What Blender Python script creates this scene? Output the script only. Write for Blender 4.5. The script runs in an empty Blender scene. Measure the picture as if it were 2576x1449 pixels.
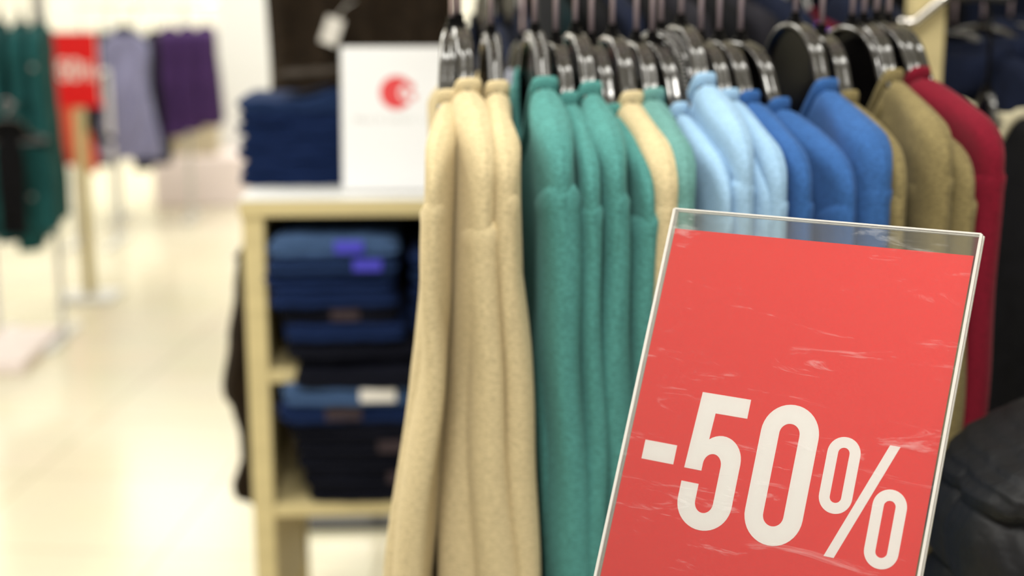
import bpy, math, random
from mathutils import Vector, Matrix
random.seed(7)
S = bpy.context.scene
COL = S.collection
pi = math.pi
# ---------------------------------------------------------------- camera, world, exposure, lights
FPX = 3600.0
CAM_Z, PITCH, YAW = 1.52, math.radians(12), math.radians(-3)
cam_d = bpy.data.cameras.new('camera'); cam = bpy.data.objects.new('camera', cam_d); COL.objects.link(cam)
cam_d.sensor_width = 36; cam_d.lens = FPX / 2576 * 36
cam.location = (0, 0, CAM_Z); cam.rotation_euler = (pi/2 - PITCH, 0, YAW)
cam_d.clip_start = .05; cam_d.clip_end = 60
cam_d.dof.use_dof = True; cam_d.dof.focus_distance = .93; cam_d.dof.aperture_fstop = 3.7
S.camera = cam
S.view_settings.view_transform = 'Standard'; S.view_settings.look = 'None'
S.view_settings.gamma = 1; S.view_settings.use_curve_mapping = False
S.view_settings.exposure = 0.0
w = bpy.data.worlds.new('world'); S.world = w; w.use_nodes = True
w.node_tree.nodes['Background'].inputs[0].default_value = (1, .985, .95, 1)
w.node_tree.nodes['Background'].inputs[1].default_value = .35

def area(name, loc, sx, sy, power, color=(1, .97, .90), rot=(0, 0, 0)):
    d = bpy.data.lights.new(name, 'AREA'); d.shape = 'RECTANGLE'; d.size = sx; d.size_y = sy
    d.energy = power; d.color = color
    o = bpy.data.objects.new(name, d); COL.objects.link(o); o.location = loc; o.rotation_euler = rot
    return o
area('ceiling_and_fill_light', (-.1, -.15, 3.1), 1.0, .5, 68)  # key light added overhead to brighten the foreground sale sign
area('ceiling_and_fill_light', (-.5, -1.9, 2.9), 1.2, .7, 17, rot=(math.radians(38), 0, math.radians(-10)))  # tilted fill added behind the camera to lift the sign digits
area('ceiling_and_fill_light', (.40, .95, 3.1), 1.8, .25, 20)
area('ceiling_and_fill_light', (-1.5, 1.8, 3.1), 1.2, 1.2, 52)
area('ceiling_and_fill_light', (-1.5, 4.0, 3.1), 1.6, 1.6, 66)
area('ceiling_and_fill_light', (-2.0, 7.5, 3.1), 1.8, 1.8, 50)
area('ceiling_and_fill_light', (-2.0, 12.2, 3.1), 4.5, 1.0, 150)
area('ceiling_and_fill_light', (-.9, 8.6, 3.0), 1.6, .5, 60, rot=(math.radians(40), 0, 0))  # tilted fill added to brighten the far pillar
area('ceiling_and_fill_light', (1.8, 11.4, 3.1), 3, 1.6, 40)

# ---------------------------------------------------------------- helpers
_fw = Vector((-math.sin(YAW)*math.cos(PITCH), math.cos(YAW)*math.cos(PITCH), -math.sin(PITCH)))
_rt = Vector((math.cos(YAW), math.sin(YAW), 0)); _up = _rt.cross(_fw)
C0 = Vector((0, 0, CAM_Z))
def at(x, y, Y):
    d = _fw + _rt*((x-1288)/FPX) - _up*((y-724.5)/FPX)
    return C0 + d*(Y/d.y)
def sm(a, b, x):
    t = max(0., min(1., (x-a)/(b-a))); return t*t*(3-2*t)
def lerp_tab(tab, x):
    if x <= tab[0][0]: return tab[0][1]
    for (a, va), (b, vb) in zip(tab, tab[1:]):
        if x <= b:
            t = (x-a)/(b-a); t = t*t*(3-2*t); return va+(vb-va)*t
    return tab[-1][1]

class MB:
    def __init__(s): s.v = []; s.f = []
    def add(s, v, f):
        n = len(s.v); s.v += [tuple(p) for p in v]; s.f += [tuple(i+n for i in q) for q in f]; return s
    def box(s, x0, x1, y0, y1, z0, z1, M=None):
        v = [Vector((x, y, z)) for x in (x0, x1) for y in (y0, y1) for z in (z0, z1)]
        if M: v = [M @ p for p in v]
        return s.add(v, [(0,1,3,2),(4,6,7,5),(0,4,5,1),(2,3,7,6),(0,2,6,4),(1,5,7,3)])
    def tube(s, pts, r, n=10, cap=True):
        pts = [Vector(p) for p in pts]; N = len(pts)
        rs = r if isinstance(r, (list, tuple)) else [r]*N
        ref = None; rings = []
        for i, p in enumerate(pts):
            t = (pts[min(i+1, N-1)]-pts[max(i-1, 0)]).normalized()
            if ref is None:
                ref = Vector((1,0,0)) if abs(t.x) < .9 else Vector((0,1,0))
            ref = (ref - t*ref.dot(t)).normalized(); b = t.cross(ref)
            rings.append([p + (ref*math.cos(2*pi*k/n)+b*math.sin(2*pi*k/n))*rs[i] for k in range(n)])
        return s.loft(rings, cap=cap)
    def loft(s, rings, closed=True, cap=False, loop=False):
        n = len(rings[0]); base = len(s.v)
        for r in rings: s.v += [tuple(p) for p in r]
        R = len(rings)
        for i in range(R if loop else R-1):
            j = (i+1) % R
            for k in range(n if closed else n-1):
                l = (k+1) % n
                s.f.append((base+i*n+k, base+i*n+l, base+j*n+l, base+j*n+k))
        if cap:
            s.f.append(tuple(base+k for k in range(n))[::-1]); s.f.append(tuple(base+(R-1)*n+k for k in range(n)))
        return s
    def ball(s, c, r, n=8, m=6, sc=(1,1,1)):
        rings = []
        for i in range(m+1):
            a = pi*i/m; rr = max(math.sin(a), 1e-3)*r
            rings.append([Vector((c[0]+rr*math.cos(2*pi*k/n)*sc[0], c[1]+rr*math.sin(2*pi*k/n)*sc[1], c[2]+r*math.cos(a)*sc[2])) for k in range(n)])
        return s.loft(rings, cap=True)
    def poly(s, outer, holes, y0, y1, plane='xz'):
        """flat extruded outline with holes; solved by triangulating with mathutils"""
        from mathutils.geometry import tessellate_polygon
        loops = [outer]+holes
        P = [[Vector((a, b, 0)) for a, b in L] for L in loops]
        flat = [p for L in P for p in L]; tris = tessellate_polygon(P)
        n = len(flat)
        v = [(p.x, y0, p.y) for p in flat]+[(p.x, y1, p.y) for p in flat]
        f = [tuple(t) for t in tris]+[tuple(i+n for i in t[::-1]) for t in tris]
        o = 0
        for L in loops:
            m = len(L)
            for i in range(m):
                j = (i+1) % m; f.append((o+i, o+j, o+j+n, o+i+n))
            o += m
        return s.add(v, f)
    def build(s, name, mat, parent=None, smooth=True, bevel=0, fix=True, auto=None):
        me = bpy.data.meshes.new(name); me.from_pydata(s.v, [], s.f); me.validate()
        if fix:
            import bmesh
            bm = bmesh.new(); bm.from_mesh(me); bmesh.ops.recalc_face_normals(bm, faces=bm.faces); bm.to_mesh(me); bm.free()
        me.polygons.foreach_set('use_smooth', [smooth]*len(me.polygons))
        me.materials.append(mat)
        if auto is not None: me.set_sharp_from_angle(angle=math.radians(auto))
        o = bpy.data.objects.new(name, me); COL.objects.link(o)
        if parent: o.parent = parent
        if bevel:
            m = o.modifiers.new('bevel', 'BEVEL'); m.width = bevel; m.segments = 2; m.limit_method = 'ANGLE'
        return o

def tag(o, label, cat, group=None):
    o['label'] = label; o['category'] = cat
    if group: o['group'] = group
    return o
def empty(name, loc, rz=0, label=None, cat=None, group=None):
    o = bpy.data.objects.new(name, None); COL.objects.link(o); o.empty_display_size = .05
    o.location = loc; o.rotation_euler = (0, 0, rz)
    if label: tag(o, label, cat, group)
    return o
def struct(o): o['kind'] = 'structure'; return o
def copy_tree(o, parent=None):
    c = o.copy(); COL.objects.link(c); c.parent = parent
    for ch in list(o.children): copy_tree(ch, c)
    return c

# ---------------------------------------------------------------- materials
def lin(c): return tuple(((v/255)/12.92 if v/255 <= .04045 else ((v/255+.055)/1.055)**2.4) for v in c)+(1,)
def base_mat(name):
    m = bpy.data.materials.new(name); m.use_nodes = True
    return m, m.node_tree, m.node_tree.nodes['Principled BSDF']
def plain(name, rgb, rough=.5, metal=0, coat=0, spec=.5, alpha=1, emit=None):
    m, nt, b = base_mat(name)
    b.inputs['Base Color'].default_value = lin(rgb); b.inputs['Roughness'].default_value = rough
    b.inputs['Metallic'].default_value = metal; b.inputs['Coat Weight'].default_value = coat
    b.inputs['Specular IOR Level'].default_value = spec
    return m
def noise_mat(name, rgb, amt=.15, scale=(60,60,60), rough=.85, bump=.0, bump_scale=None, sheen=0, rgb2=None, det=2, spec=.12, space='Object'):
    m, nt, b = base_mat(name); N = nt.nodes; L = nt.links
    tc = N.new('ShaderNodeTexCoord'); mp = N.new('ShaderNodeMapping'); mp.inputs['Scale'].default_value = scale
    L.new(tc.outputs[space], mp.inputs[0])
    no = N.new('ShaderNodeTexNoise'); no.inputs['Scale'].default_value = 1; no.inputs['Detail'].default_value = det
    L.new(mp.outputs[0], no.inputs['Vector'])
    cr = N.new('ShaderNodeValToRGB'); c = lin(rgb)
    lo = tuple(v*(1-amt) for v in c[:3])+(1,); hi = tuple(min(1, v*(1+amt)) for v in c[:3])+(1,)
    if rgb2: lo = lin(rgb2)
    cr.color_ramp.elements[0].color = lo; cr.color_ramp.elements[1].color = hi
    cr.color_ramp.elements[0].position = .32; cr.color_ramp.elements[1].position = .68
    L.new(no.outputs[0], cr.inputs[0]); L.new(cr.outputs[0], b.inputs['Base Color'])
    b.inputs['Roughness'].default_value = rough; b.inputs['Specular IOR Level'].default_value = spec
    if sheen:
        b.inputs['Sheen Weight'].default_value = sheen; b.inputs['Sheen Roughness'].default_value = .5
        b.inputs['Sheen Tint'].default_value = tuple(min(1, v*1.1+.12) for v in c[:3])+(1,)
    if bump:
        bu = N.new('ShaderNodeBump'); bu.inputs['Distance'].default_value = bump; bu.inputs['Strength'].default_value = .6
        if bump_scale:
            n2 = N.new('ShaderNodeTexNoise'); n2.inputs['Scale'].default_value = bump_scale; n2.inputs['Detail'].default_value = 3
            L.new(tc.outputs['Object'], n2.inputs['Vector']); L.new(n2.outputs[0], bu.inputs['Height'])
        else: L.new(no.outputs[0], bu.inputs['Height'])
        L.new(bu.outputs[0], b.inputs['Normal'])
    return m
def knit(name, rgb, amt=.16): return noise_mat(name, rgb, amt, (230, 230, 520), .92, .0009, 420, .35, det=4, spec=.15)
K = dict(cream=knit('cream_melange_knit', (186,170,134), .17), green=knit('green_melange_knit', (70,126,122), .26),
         sage=knit('grey_green_melange_knit', (90,134,130), .2),
         lblue=knit('light_blue_melange_knit', (138,170,198), .14), blue=knit('royal_blue_melange_knit', (46,84,138), .24),
         olive=knit('olive_melange_knit', (116,104,70), .26), red=knit('burgundy_knit', (104,13,32), .2),
         navy=noise_mat('navy_wool', (16,22,40), .3, (40,40,40), .9, .001, 200, .12), black=noise_mat('black_wool', (11,11,14), .3, (40,40,40), .9, .001, 200, .03),
         teal=noise_mat('dark_teal_coating', (28,76,78), .25, (30,30,10), .85, .001, 120, .1), brown=noise_mat('dark_brown_cloth', (36,28,20), .3, (30,30,30), .9, .001, 150, .1),
         dteal=noise_mat('black_teal_wool', (12,28,32), .3, (40,40,40), .9, .001, 200, .05),
         lav=noise_mat('lavender_grey_cloth', (128,128,160), .2, (20,20,4), .85, .001, 120, .1), purple=noise_mat('dark_purple_cloth', (62,40,84), .35, (14,14,6), .85, .001, 120, .1),
         char=noise_mat('charcoal_cloth', (30,29,35), .3, (30,30,20), .9, .001, 150, .1), orange=noise_mat('rust_orange_cloth', (206,84,62), .2, (20,20,8), .85, .001, 150, .1),
         violet=noise_mat('violet_blue_cloth', (74,70,170), .3, (30,30,20), .85, .001, 150, .1), maroon=noise_mat('maroon_cloth', (80,16,30), .3, (30,30,20), .85, .001, 150, .1),
         grey=noise_mat('silver_grey_cloth', (176,180,196), .15, (30,30,20), .8, .001, 150, .1), khaki=noise_mat('pale_beige_cloth', (206,198,170), .1, (30,30,20), .85, .001, 150, .1))
DENIM = [noise_mat('indigo_denim', (17,34,72), .35, (300,300,300), .85, .0006, 500, .1), noise_mat('mid_blue_denim', (26,44,80), .35, (300,300,300), .85, .0006, 500, .1),
         noise_mat('black_blue_denim', (10,12,24), .35, (300,300,300), .85, .0006, 500, .1), noise_mat('highlight_denim', (62,86,124), .3, (200,200,200), .85, .0006, 500, .1)]  # last denim is lighter: highlights on the stack tops put into its colour
M_plastic = plain('glossy_black_plastic', (34,32,31), .16, spec=.8, coat=.6)
M_smoke = plain('black_moulded_plastic', (11,10,10), .22, spec=.09)
M_chrome = plain('brushed_chrome_wire', (196,176,182), .42, .55)
M_chromebar = plain('polished_chrome', (215,212,208), .15, 1)
M_darkmetal = plain('dark_grey_metal', (60,60,62), .4, .8)
M_lam = noise_mat('beige_laminate', (204,188,140), .06, (3,3,40), .5, spec=.4)
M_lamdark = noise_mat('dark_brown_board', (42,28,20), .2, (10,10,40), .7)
M_white = plain('white_laminate', (225,226,226), .35)
M_card = plain('white_card', (236,237,240), .6)
M_redink = plain('red_ink', (216,58,62), .6)
M_greyink = plain('grey_ink', (206,206,206), .6)
M_digit = plain('white_print', (246,242,238), .55)
M_label = plain('violet_blue_size_label', (62,58,190), .5)
M_wlabel = plain('white_paper_label', (226,222,216), .6)
M_blabel = noise_mat('taupe_leather_patch', (60,50,54), .15, (60,60,60), .7)
M_plinth = plain('white_pink_plinth', (248,234,234), .5)
M_silverbtn = plain('silver_button', (150,152,152), .4, .8)
M_puffer = noise_mat('black_nylon', (12,13,17), .2, (25,25,60), .6, .012, 22, .0, spec=.3)
M_box = noise_mat('pale_carton', (196,184,158), .1, (8,8,8), .7)

def mix_clear(name, tint, gloss, rough, hazy=0):
    m = bpy.data.materials.new(name); m.use_nodes = True; nt = m.node_tree; N = nt.nodes; L = nt.links
    N.remove(N['Principled BSDF']); out = N['Material Output']
    tr = N.new('ShaderNodeBsdfTransparent'); tr.inputs[0].default_value = tint
    gl = N.new('ShaderNodeBsdfGlossy'); gl.inputs['Roughness'].default_value = rough
    fr = N.new('ShaderNodeFresnel'); fr.inputs[0].default_value = 1.49
    mx = N.new('ShaderNodeMixShader'); ml = N.new('ShaderNodeMath'); ml.operation = 'MULTIPLY'; ml.inputs[1].default_value = gloss
    L.new(fr.outputs[0], ml.inputs[0]); L.new(ml.outputs[0], mx.inputs[0]); L.new(tr.outputs[0], mx.inputs[1]); L.new(gl.outputs[0], mx.inputs[2])
    last = mx
    if hazy:   # fine scratches and wear on the plastic
        tc = N.new('ShaderNodeTexCoord'); mp = N.new('ShaderNodeMapping'); mp.inputs['Scale'].default_value = (9, 1, 60); mp.inputs['Rotation'].default_value = (0, .25, 0)
        no = N.new('ShaderNodeTexNoise'); no.inputs['Scale'].default_value = 1; no.inputs['Detail'].default_value = 8; no.inputs['Roughness'].default_value = .75; no.inputs['Distortion'].default_value = 1.2
        L.new(tc.outputs['Object'], mp.inputs[0]); L.new(mp.outputs[0], no.inputs['Vector'])
        cr = N.new('ShaderNodeValToRGB'); cr.color_ramp.elements[0].position = .58; cr.color_ramp.elements[0].color = (.02,.02,.02,1)
        cr.color_ramp.elements[1].position = .78; cr.color_ramp.elements[1].color = (hazy,hazy,hazy,1)
        L.new(no.outputs[0], cr.inputs[0])
        df = N.new('ShaderNodeBsdfDiffuse'); df.inputs[0].default_value = (.9,.9,.9,1)
        m2 = N.new('ShaderNodeMixShader'); L.new(cr.outputs[0], m2.inputs[0]); L.new(mx.outputs[0], m2.inputs[1]); L.new(df.outputs[0], m2.inputs[2]); last = m2
    L.new(last.outputs[0], out.inputs[0]); return m
M_acr = mix_clear('clear_acrylic_sheet', (.985,.988,.985,1), 1.0, .06, .2)
M_acrback = mix_clear('clear_acrylic_back', (.96,.97,.96,1), .8, .05)
def edge_mat():
    m, nt, b = base_mat('polished_acrylic_edge'); b.inputs['Base Color'].default_value = (.93,.9,.86,1)
    b.inputs['Transmission Weight'].default_value = .55; b.inputs['Roughness'].default_value = .12; b.inputs['IOR'].default_value = 1.49
    return m
M_edge = edge_mat()
def card_mat():
    m = noise_mat('red_printed_card', (229,27,29), .05, (900,900,900), .5, rgb2=(222,25,28), spec=.25)
    return m
M_redcard = card_mat()
def floor_mat():
    m, nt, b = base_mat('cream_floor_tile'); N = nt.nodes; L = nt.links
    tc = N.new('ShaderNodeTexCoord'); mp = N.new('ShaderNodeMapping'); mp.inputs['Rotation'].default_value = (0,0,.12)
    L.new(tc.outputs['Object'], mp.inputs[0])
    br = N.new('ShaderNodeTexBrick'); br.offset = 0; br.inputs['Scale'].default_value = 1; br.inputs['Brick Width'].default_value = .6; br.inputs['Row Height'].default_value = .6
    br.inputs['Mortar Size'].default_value = .004; br.inputs['Color1'].default_value = lin((233,226,202)); br.inputs['Color2'].default_value = lin((229,221,196)); br.inputs['Mortar'].default_value = lin((196,186,158))
    L.new(mp.outputs[0], br.inputs['Vector'])
    no = N.new('ShaderNodeTexNoise'); no.inputs['Scale'].default_value = 3; no.inputs['Detail'].default_value = 5; L.new(tc.outputs['Object'], no.inputs['Vector'])
    mx = N.new('ShaderNodeMix'); mx.data_type = 'RGBA'; mx.blend_type = 'MULTIPLY'; mx.inputs[0].default_value = .12
    L.new(br.outputs[0], mx.inputs[6]); L.new(no.outputs['Color'], mx.inputs[7]); L.new(mx.outputs[2], b.inputs['Base Color'])
    b.inputs['Roughness'].default_value = .22
    return m
M_floor = floor_mat()
M_wall = noise_mat('painted_wall', (236,234,224), .03, (4,4,4), .8)
M_ceil = plain('ceiling_paint', (235,235,230), .9)

# ---------------------------------------------------------------- room
struct(MB().box(-7, 6, -3, 14, -.06, 0).build('floor', M_floor, smooth=False))
struct(MB().box(-7, 6, 14, 14.1, 0, 3.2).build('wall_back', M_wall, smooth=False))
struct(MB().box(-7.1, -7, -3, 14.1, 0, 3.2).build('wall_left', M_wall, smooth=False))
struct(MB().box(6, 6.1, -3, 14.1, 0, 3.2).build('wall_right', M_wall, smooth=False))
struct(MB().box(-7.1, 6.1, -3, 14.1, 3.2, 3.3).build('ceiling', M_ceil, smooth=False))
struct(MB().box(-7, 6, 13.98, 14, 0, .12).build('baseboard_back', M_white, smooth=False))

# ---------------------------------------------------------------- garments
def body_mb(b=.215, h=.04, c=.175, L=.68, T0=.014, T1=.024, wn=.085, sf=.07, sb=.015, fold=.004, seed=0, quilt=0, nS=40, nV=44,
            lean=((0,0),(.7,0)), corner=.035, flare=0, fold_l=.10):
    """a hanging top: front and back panels joined along shoulders and sides, open at neck and hem. Width along local Y."""
    rnd = random.Random(seed); ph = [rnd.random()*6.28 for _ in range(6)]
    mb = MB(); grid = []
    for side in (-1, 1):
        rows = []
        for j in range(nV+1):
            v = (j/nV)**1.5; row = []
            for i in range(nS+1):
                s = math.sin((i/nS*2-1)*pi/2); y0 = abs(s)*b
                if y0 < wn:
                    q = 1-(y0/wn)**2; z0 = -(sf if side < 0 else sb)*q**1.3
                else: z0 = -h*((y0-wn)/(b-wn))**1.15
                e = (abs(s)-(1-corner/b))/(corner/b)
                if e > 0: z0 -= corner*.9*(1-math.sqrt(max(0, 1-e*e)))
                z = z0 + (-L-z0)*v; d = z0-z
                W = b+(c-b)*sm(.10, .30, -z)+flare*sm(.3, L, -z)
                Y = s*W
                T = (T0+(T1-T0)*sm(.05, .5, -z))*(.80+.20*sm(wn*.9, b*.95, y0))*max(0, 1-abs(s)**9)**.5
                top = math.sqrt(max(0, 1-(1-min(d/.014, 1))**2))
                nk = max(0, 1-(y0/wn)**2)**.3 if y0 < wn else 0
                top = max(top, nk*.85)
                k = -z
                f = fold*sm(.08, .5, k)
                fx = f*(math.sin(Y*2*pi/fold_l+ph[0]+2.2*k)+.6*math.sin(Y*2*pi/(fold_l*.55)+ph[1]-3*k)) + .35*fold*math.sin(k*22+Y*30+ph[2])
                X = side*T*top*(1+.15*math.sin(Y*45+ph[3]+5*k)) + fx*(1 if T > 1e-6 else 1) + lerp_tab(lean, k)
                if quilt:
                    X += side*quilt*(abs(math.sin(pi*(k+.006*math.sin(Y*14+ph[4]))/.068))**.5)*min(1, T*top/.02)
                row.append(Vector((X, Y, z)))
            rows.append(row)
        grid.append(rows)
    for g in grid: mb.loft(g, closed=False)
    return mb, grid

def neckband_mb(wn, sf, sb, xr, w=.015, t=.003):
    """ribbed band round the neck opening, sitting on both shoulder points"""
    rim = []; n = 56
    for k in range(n):
        a = 2*pi*k/n; c_, s_ = math.cos(a), math.sin(a)
        X = xr*math.copysign(abs(s_)**.28, s_); Y = (wn-.001)*math.copysign(abs(c_)**.9, c_)
        q = max(0, 1-(abs(Y)/wn)**2); Z = -(sf if X < 0 else sb)*q**1.3
        rim.append(Vector((X, Y, Z)))
    rings = []
    for i, p in enumerate(rim):
        tdir = (rim[(i+1) % n]-rim[i-1]).normalized(); out = tdir.cross(Vector((0,0,1)))
        out = out.normalized() if out.length > .1 else Vector((0,1,0))
        prof = [(-t,-.010),(-t*1.1,w*.5),(-t*.5,w*.8),(t*.4,w*.8),(t*1.1,w*.5),(t*1.3,-.002),(t*.7,-.012)]
        rings.append([p+out*a+Vector((0,0,bb*(1-.25*abs(p.y)/wn))) for a, bb in prof])
    return MB().loft(rings, loop=True)

def sleeve_mb(side, ytop, ztop, L=.50, hy=.0515, hx=.019, hy2=.04, hx2=.016, leanf=None, seed=0, quilt=0, n=20, m=30, ridge=.0010, yb=0, tw=0):
    rnd = random.Random(seed*13+side); ph = [rnd.random()*6.28 for _ in range(4)]
    rings = []
    prev = (-.012, 0, .0)
    for j in range(m+1):
        t = j/m; k = t**1.2*L
        z = ztop-k; X = (leanf(-z) if leanf else 0); yc = side*(ytop+yb*t)
        ry = hy+(hy2-hy)*sm(0, .8, t); rx = hx+(hx2-hx)*sm(0, 1, t)
        if j == 0: ry -= .004; rx -= .004
        if j == 1: ry += ridge; rx += ridge
        if t > .9: ry *= .88; rx *= .9
        rx *= 1+.10*math.sin(k*17+ph[0]); 
        if quilt: q = quilt*(abs(math.sin(pi*k/.068))**.5); ry += q; rx += q
        ring = []
        for i in range(n):
            a = 2*pi*i/n; cc, ss = math.cos(a), math.sin(a)
            x = rx*math.copysign(abs(ss)**.85, ss); y = ry*math.copysign(abs(cc)**.85, cc)
            x += .0035*sm(.03, .2, k)*math.sin(y*70+ph[1]+k*4)+.0015*math.sin(k*31+y*40+ph[2])
            zz = z + .014*(y/hy)*side*(1-t)**2
            ct, st = math.cos(tw*t), math.sin(tw*t)
            ring.append(Vector((X+x*ct-y*st*0, yc+y, zz)))
        rings.append(ring)
    return MB().loft(rings, cap=True)

def make_top(name, label, cat, mat, loc, rz, group=None, hood=False, detail=1, sleeve_mat=None, tag_mat=None, hide_far=False, **kw):
    p = dict(b=.215, h=.04, c=.175, L=.68, T0=.014, T1=.024, wn=.085, seed=0, lean=((0,0),(.7,0)), quilt=0)
    sl = dict(); 
    for k_ in list(kw):
        if k_.startswith('s_'): sl[k_[2:]] = kw.pop(k_)
    p.update(kw)
    root = empty(name, loc, rz, label, cat, group)
    if detail < 1: p.update(nS=22, nV=26)
    mb, grid = body_mb(**p)
    mb.build('body', mat, root)
    neckband_mb(p['wn'], p.get('sf', .07), p.get('sb', .015), max(.0085, p['T0']*.72)).build('neckband', mat, root)
    lf0 = sl.pop('lean', None) or p['lean']
    sdz = sl.pop('dz', .045)
    a = dict(hx=p['T0']*.95, hx2=p['T1']*.75, quilt=p['quilt'], seed=p['seed']); a.update(sl)
    if detail < 1: a.update(n=12, m=16)
    yt = p['b']-.052
    for side in (-1, 1):
        lf = (lambda k, t=(lf0 if side < 0 else p['lean']): lerp_tab(t, k))
        sleeve_mb(side, yt, -p['h']-sdz, leanf=lf, **a).build('sleeve', sleeve_mat or mat, root)
    if hood:
        # soft hood collapsed round the neck: a thick uneven roll, heavier at the front
        rings = []; n_ = 28; wn_ = p['wn']
        for j in range(n_):
            a_ = 2*pi*j/n_; c_, s_ = math.cos(a_), math.sin(a_)
            front = max(0, -s_); rr = .017+.013*front+.003*math.sin(a_*5+p['seed'])
            cx_, cy_, cz_ = .030*s_-.012*front, (wn_+.012)*c_, -.004-.035*front-.010*abs(c_)
            tdir = Vector((.030*c_, -(wn_+.012)*s_, 0)).normalized(); nr = tdir.cross(Vector((0,0,1)))
            rings.append([Vector((cx_, cy_, cz_))+nr*(rr*.75*math.cos(b_)*(1+.15*math.sin(3*b_+a_*2)))+Vector((0,0,1))*(rr*1.25*math.sin(b_)*(1+.12*math.sin(2*b_+a_*3))) for b_ in [2*pi*q/16 for q in range(16)]])
        MB().loft(rings, loop=True).build('hood', mat, root)
    return root

# ---------------------------------------------------------------- hangers
def hanger_outline(dz=.05, half=.175):
    k = dz/.05
    return [(0,0),(.018,-.0015*k),(.034,-.006*k),(.047,-.0135*k),(.057,-.023*k),(.065,-.035*k),(.073,-.047*k),(.085,-.059*k),
            (.11,-.057*k-.017),(.145,-.057*k-.031),(half-.01,-.057*k-.040),(half,-.057*k-.045)]
def make_hanger(loc, rz, railz, label, dz=.05, w=.0082, beads=False, group='black hangers on the sweater rail', half=.175, cat='hanger', name='clothes_hanger', narrow=1, hookmat=None):
    root = empty(name, loc, rz, label, cat, group)
    o = [(y*narrow, z) for y, z in hanger_outline(dz, half)]
    # smooth the outline
    def cr(P, n=4):
        out = []
        for i in range(len(P)-1):
            p0 = P[max(i-1,0)] if i else (-P[1][0], P[1][1]); p1 = P[i]; p2 = P[i+1]; p3 = P[min(i+2, len(P)-1)]
            for k in range(n):
                t = k/n
                out.append(tuple(.5*((2*p1[a])+(-p0[a]+p2[a])*t+(2*p0[a]-5*p1[a]+4*p2[a]-p3[a])*t*t+(-p0[a]+3*p1[a]-3*p2[a]+p3[a])*t**3) for a in (0,1)))
        return out+[P[-1]]
    h = cr(o); full = [(-y, z) for y, z in reversed(h[1:])]+h
    rings = []
    N = len(full)
    for i, (y, z) in enumerate(full):
        a = full[max(i-1,0)]; b_ = full[min(i+1,N-1)]; t = Vector((0, b_[0]-a[0], b_[1]-a[1])).normalized(); nrm = Vector((0, -t.z, t.y))
        ww = w*(1 if abs(y) < .12 else 1-.3*(abs(y)-.12)/.1)
        prof = [(-ww,-.0045),(-ww*1.02,-.001),(-ww*.82,.0012),(-ww*.38,.0022),(-ww*.15,.0004),(ww*.15,.0004),(ww*.38,.0022),(ww*.82,.0012),(ww*1.02,-.001),(ww,-.0045)]
        rings.append([Vector((x, y, z))+nrm*q for x, q in prof])
    MB().loft(rings, cap=True).build('rim', M_plastic, root)
    # web between rim and lower edge
    low = []
    for y, z in full:
        ay = abs(y); lz = -dz-.052 if ay < .10 else -dz-.052-(.034)*((ay-.10)/.09)
        lz = min(lz, z-.004); low.append((y, lz))
    rings = []
    for (y, z), (_, lz) in zip(full, low):
        rings.append([Vector((-.0022,y,z-.001)),Vector((.0022,y,z-.001)),Vector((.0022,y,lz)),Vector((-.0022,y,lz))])
    MB().loft(rings, cap=True).build('web', M_smoke, root, auto=40)
    rings = []
    for (y, lz) in low[::2]:
        rings.append([Vector((x*w*.7, y, lz+q)) for x, q in ((-1,-.003),(1,-.003),(1,.003),(-1,.003))])
    MB().loft(rings, cap=True).build('lower_rib', M_smoke, root)
    mb = MB().tube([(0,0,-.002),(0,0,.004),(0,0,.0045),(0,0,.012)], [.0075,.0075,.0052,.0045], 12)
    mb.build('collar', M_smoke, root, auto=40)
    H = railz-loc[2]; R = .0165
    pts = [(0,0,.008),(0,0,H*.5)]
    # neck of the hook bends round the rail (rail runs along local X)
    pts += [(0,.002,H-.026),(0,.010,H-.020)]
    for i in range(11):
        a = -.35*pi+ (1.35*pi)*i/10
        pts.append((0, R*math.cos(a), H+R*math.sin(a)))
    MB().tube(pts, .0026, 8).build('hook', hookmat or M_chrome, root)
    if beads:
        mb = MB()
        for (y, z) in [q for q in full if -.085 < q[0] < .085][::1]:
            for x in (-w*.55, w*.55): mb.ball((x, y, z+.0012), .0032, 8, 5)
        mb.build('studded_rim', M_plastic, root)
    return root

# rail: plan line through the hook of the left hanger
RAIL_Y0 = 1.40; RAIL_A = math.radians(6.5); RAIL_Z = 1.605
RA = at(1148, 65, RAIL_Y0); RDX, RDY = math.cos(RAIL_A), math.sin(RAIL_A)
def on_rail(px, py):
    # point of the rail's vertical plane seen at px, py
    lo, hi = .8, 2.4
    for _ in range(50):
        m = (lo+hi)/2; p = at(px, py, m)
        f = -(p.x-RA.x)*RDY+(p.y-RA.y)*RDX
        if f < 0: lo = m
        else: hi = m
    return at(px, py, m)
def proj(P):
    d = P-C0; z = d.dot(_fw); return 1288+FPX*d.dot(_rt)/z, 724.5-FPX*d.dot(_up)/z
def solve_neck(hp, nx, ny, wn=.085):
    lo, hi = -1.2, 1.2
    for _ in range(40):
        m = (lo+hi)/2; q = Vector((hp.x+math.sin(m)*wn, hp.y-math.cos(m)*wn, hp.z-.05))
        if proj(q)[0] < nx: lo = m
        else: hi = m
    th = m; Y = hp.y-math.cos(th)*wn; z = at(nx, ny, Y).z
    return th, z

GS = 'sweaters on the main rail'
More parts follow.
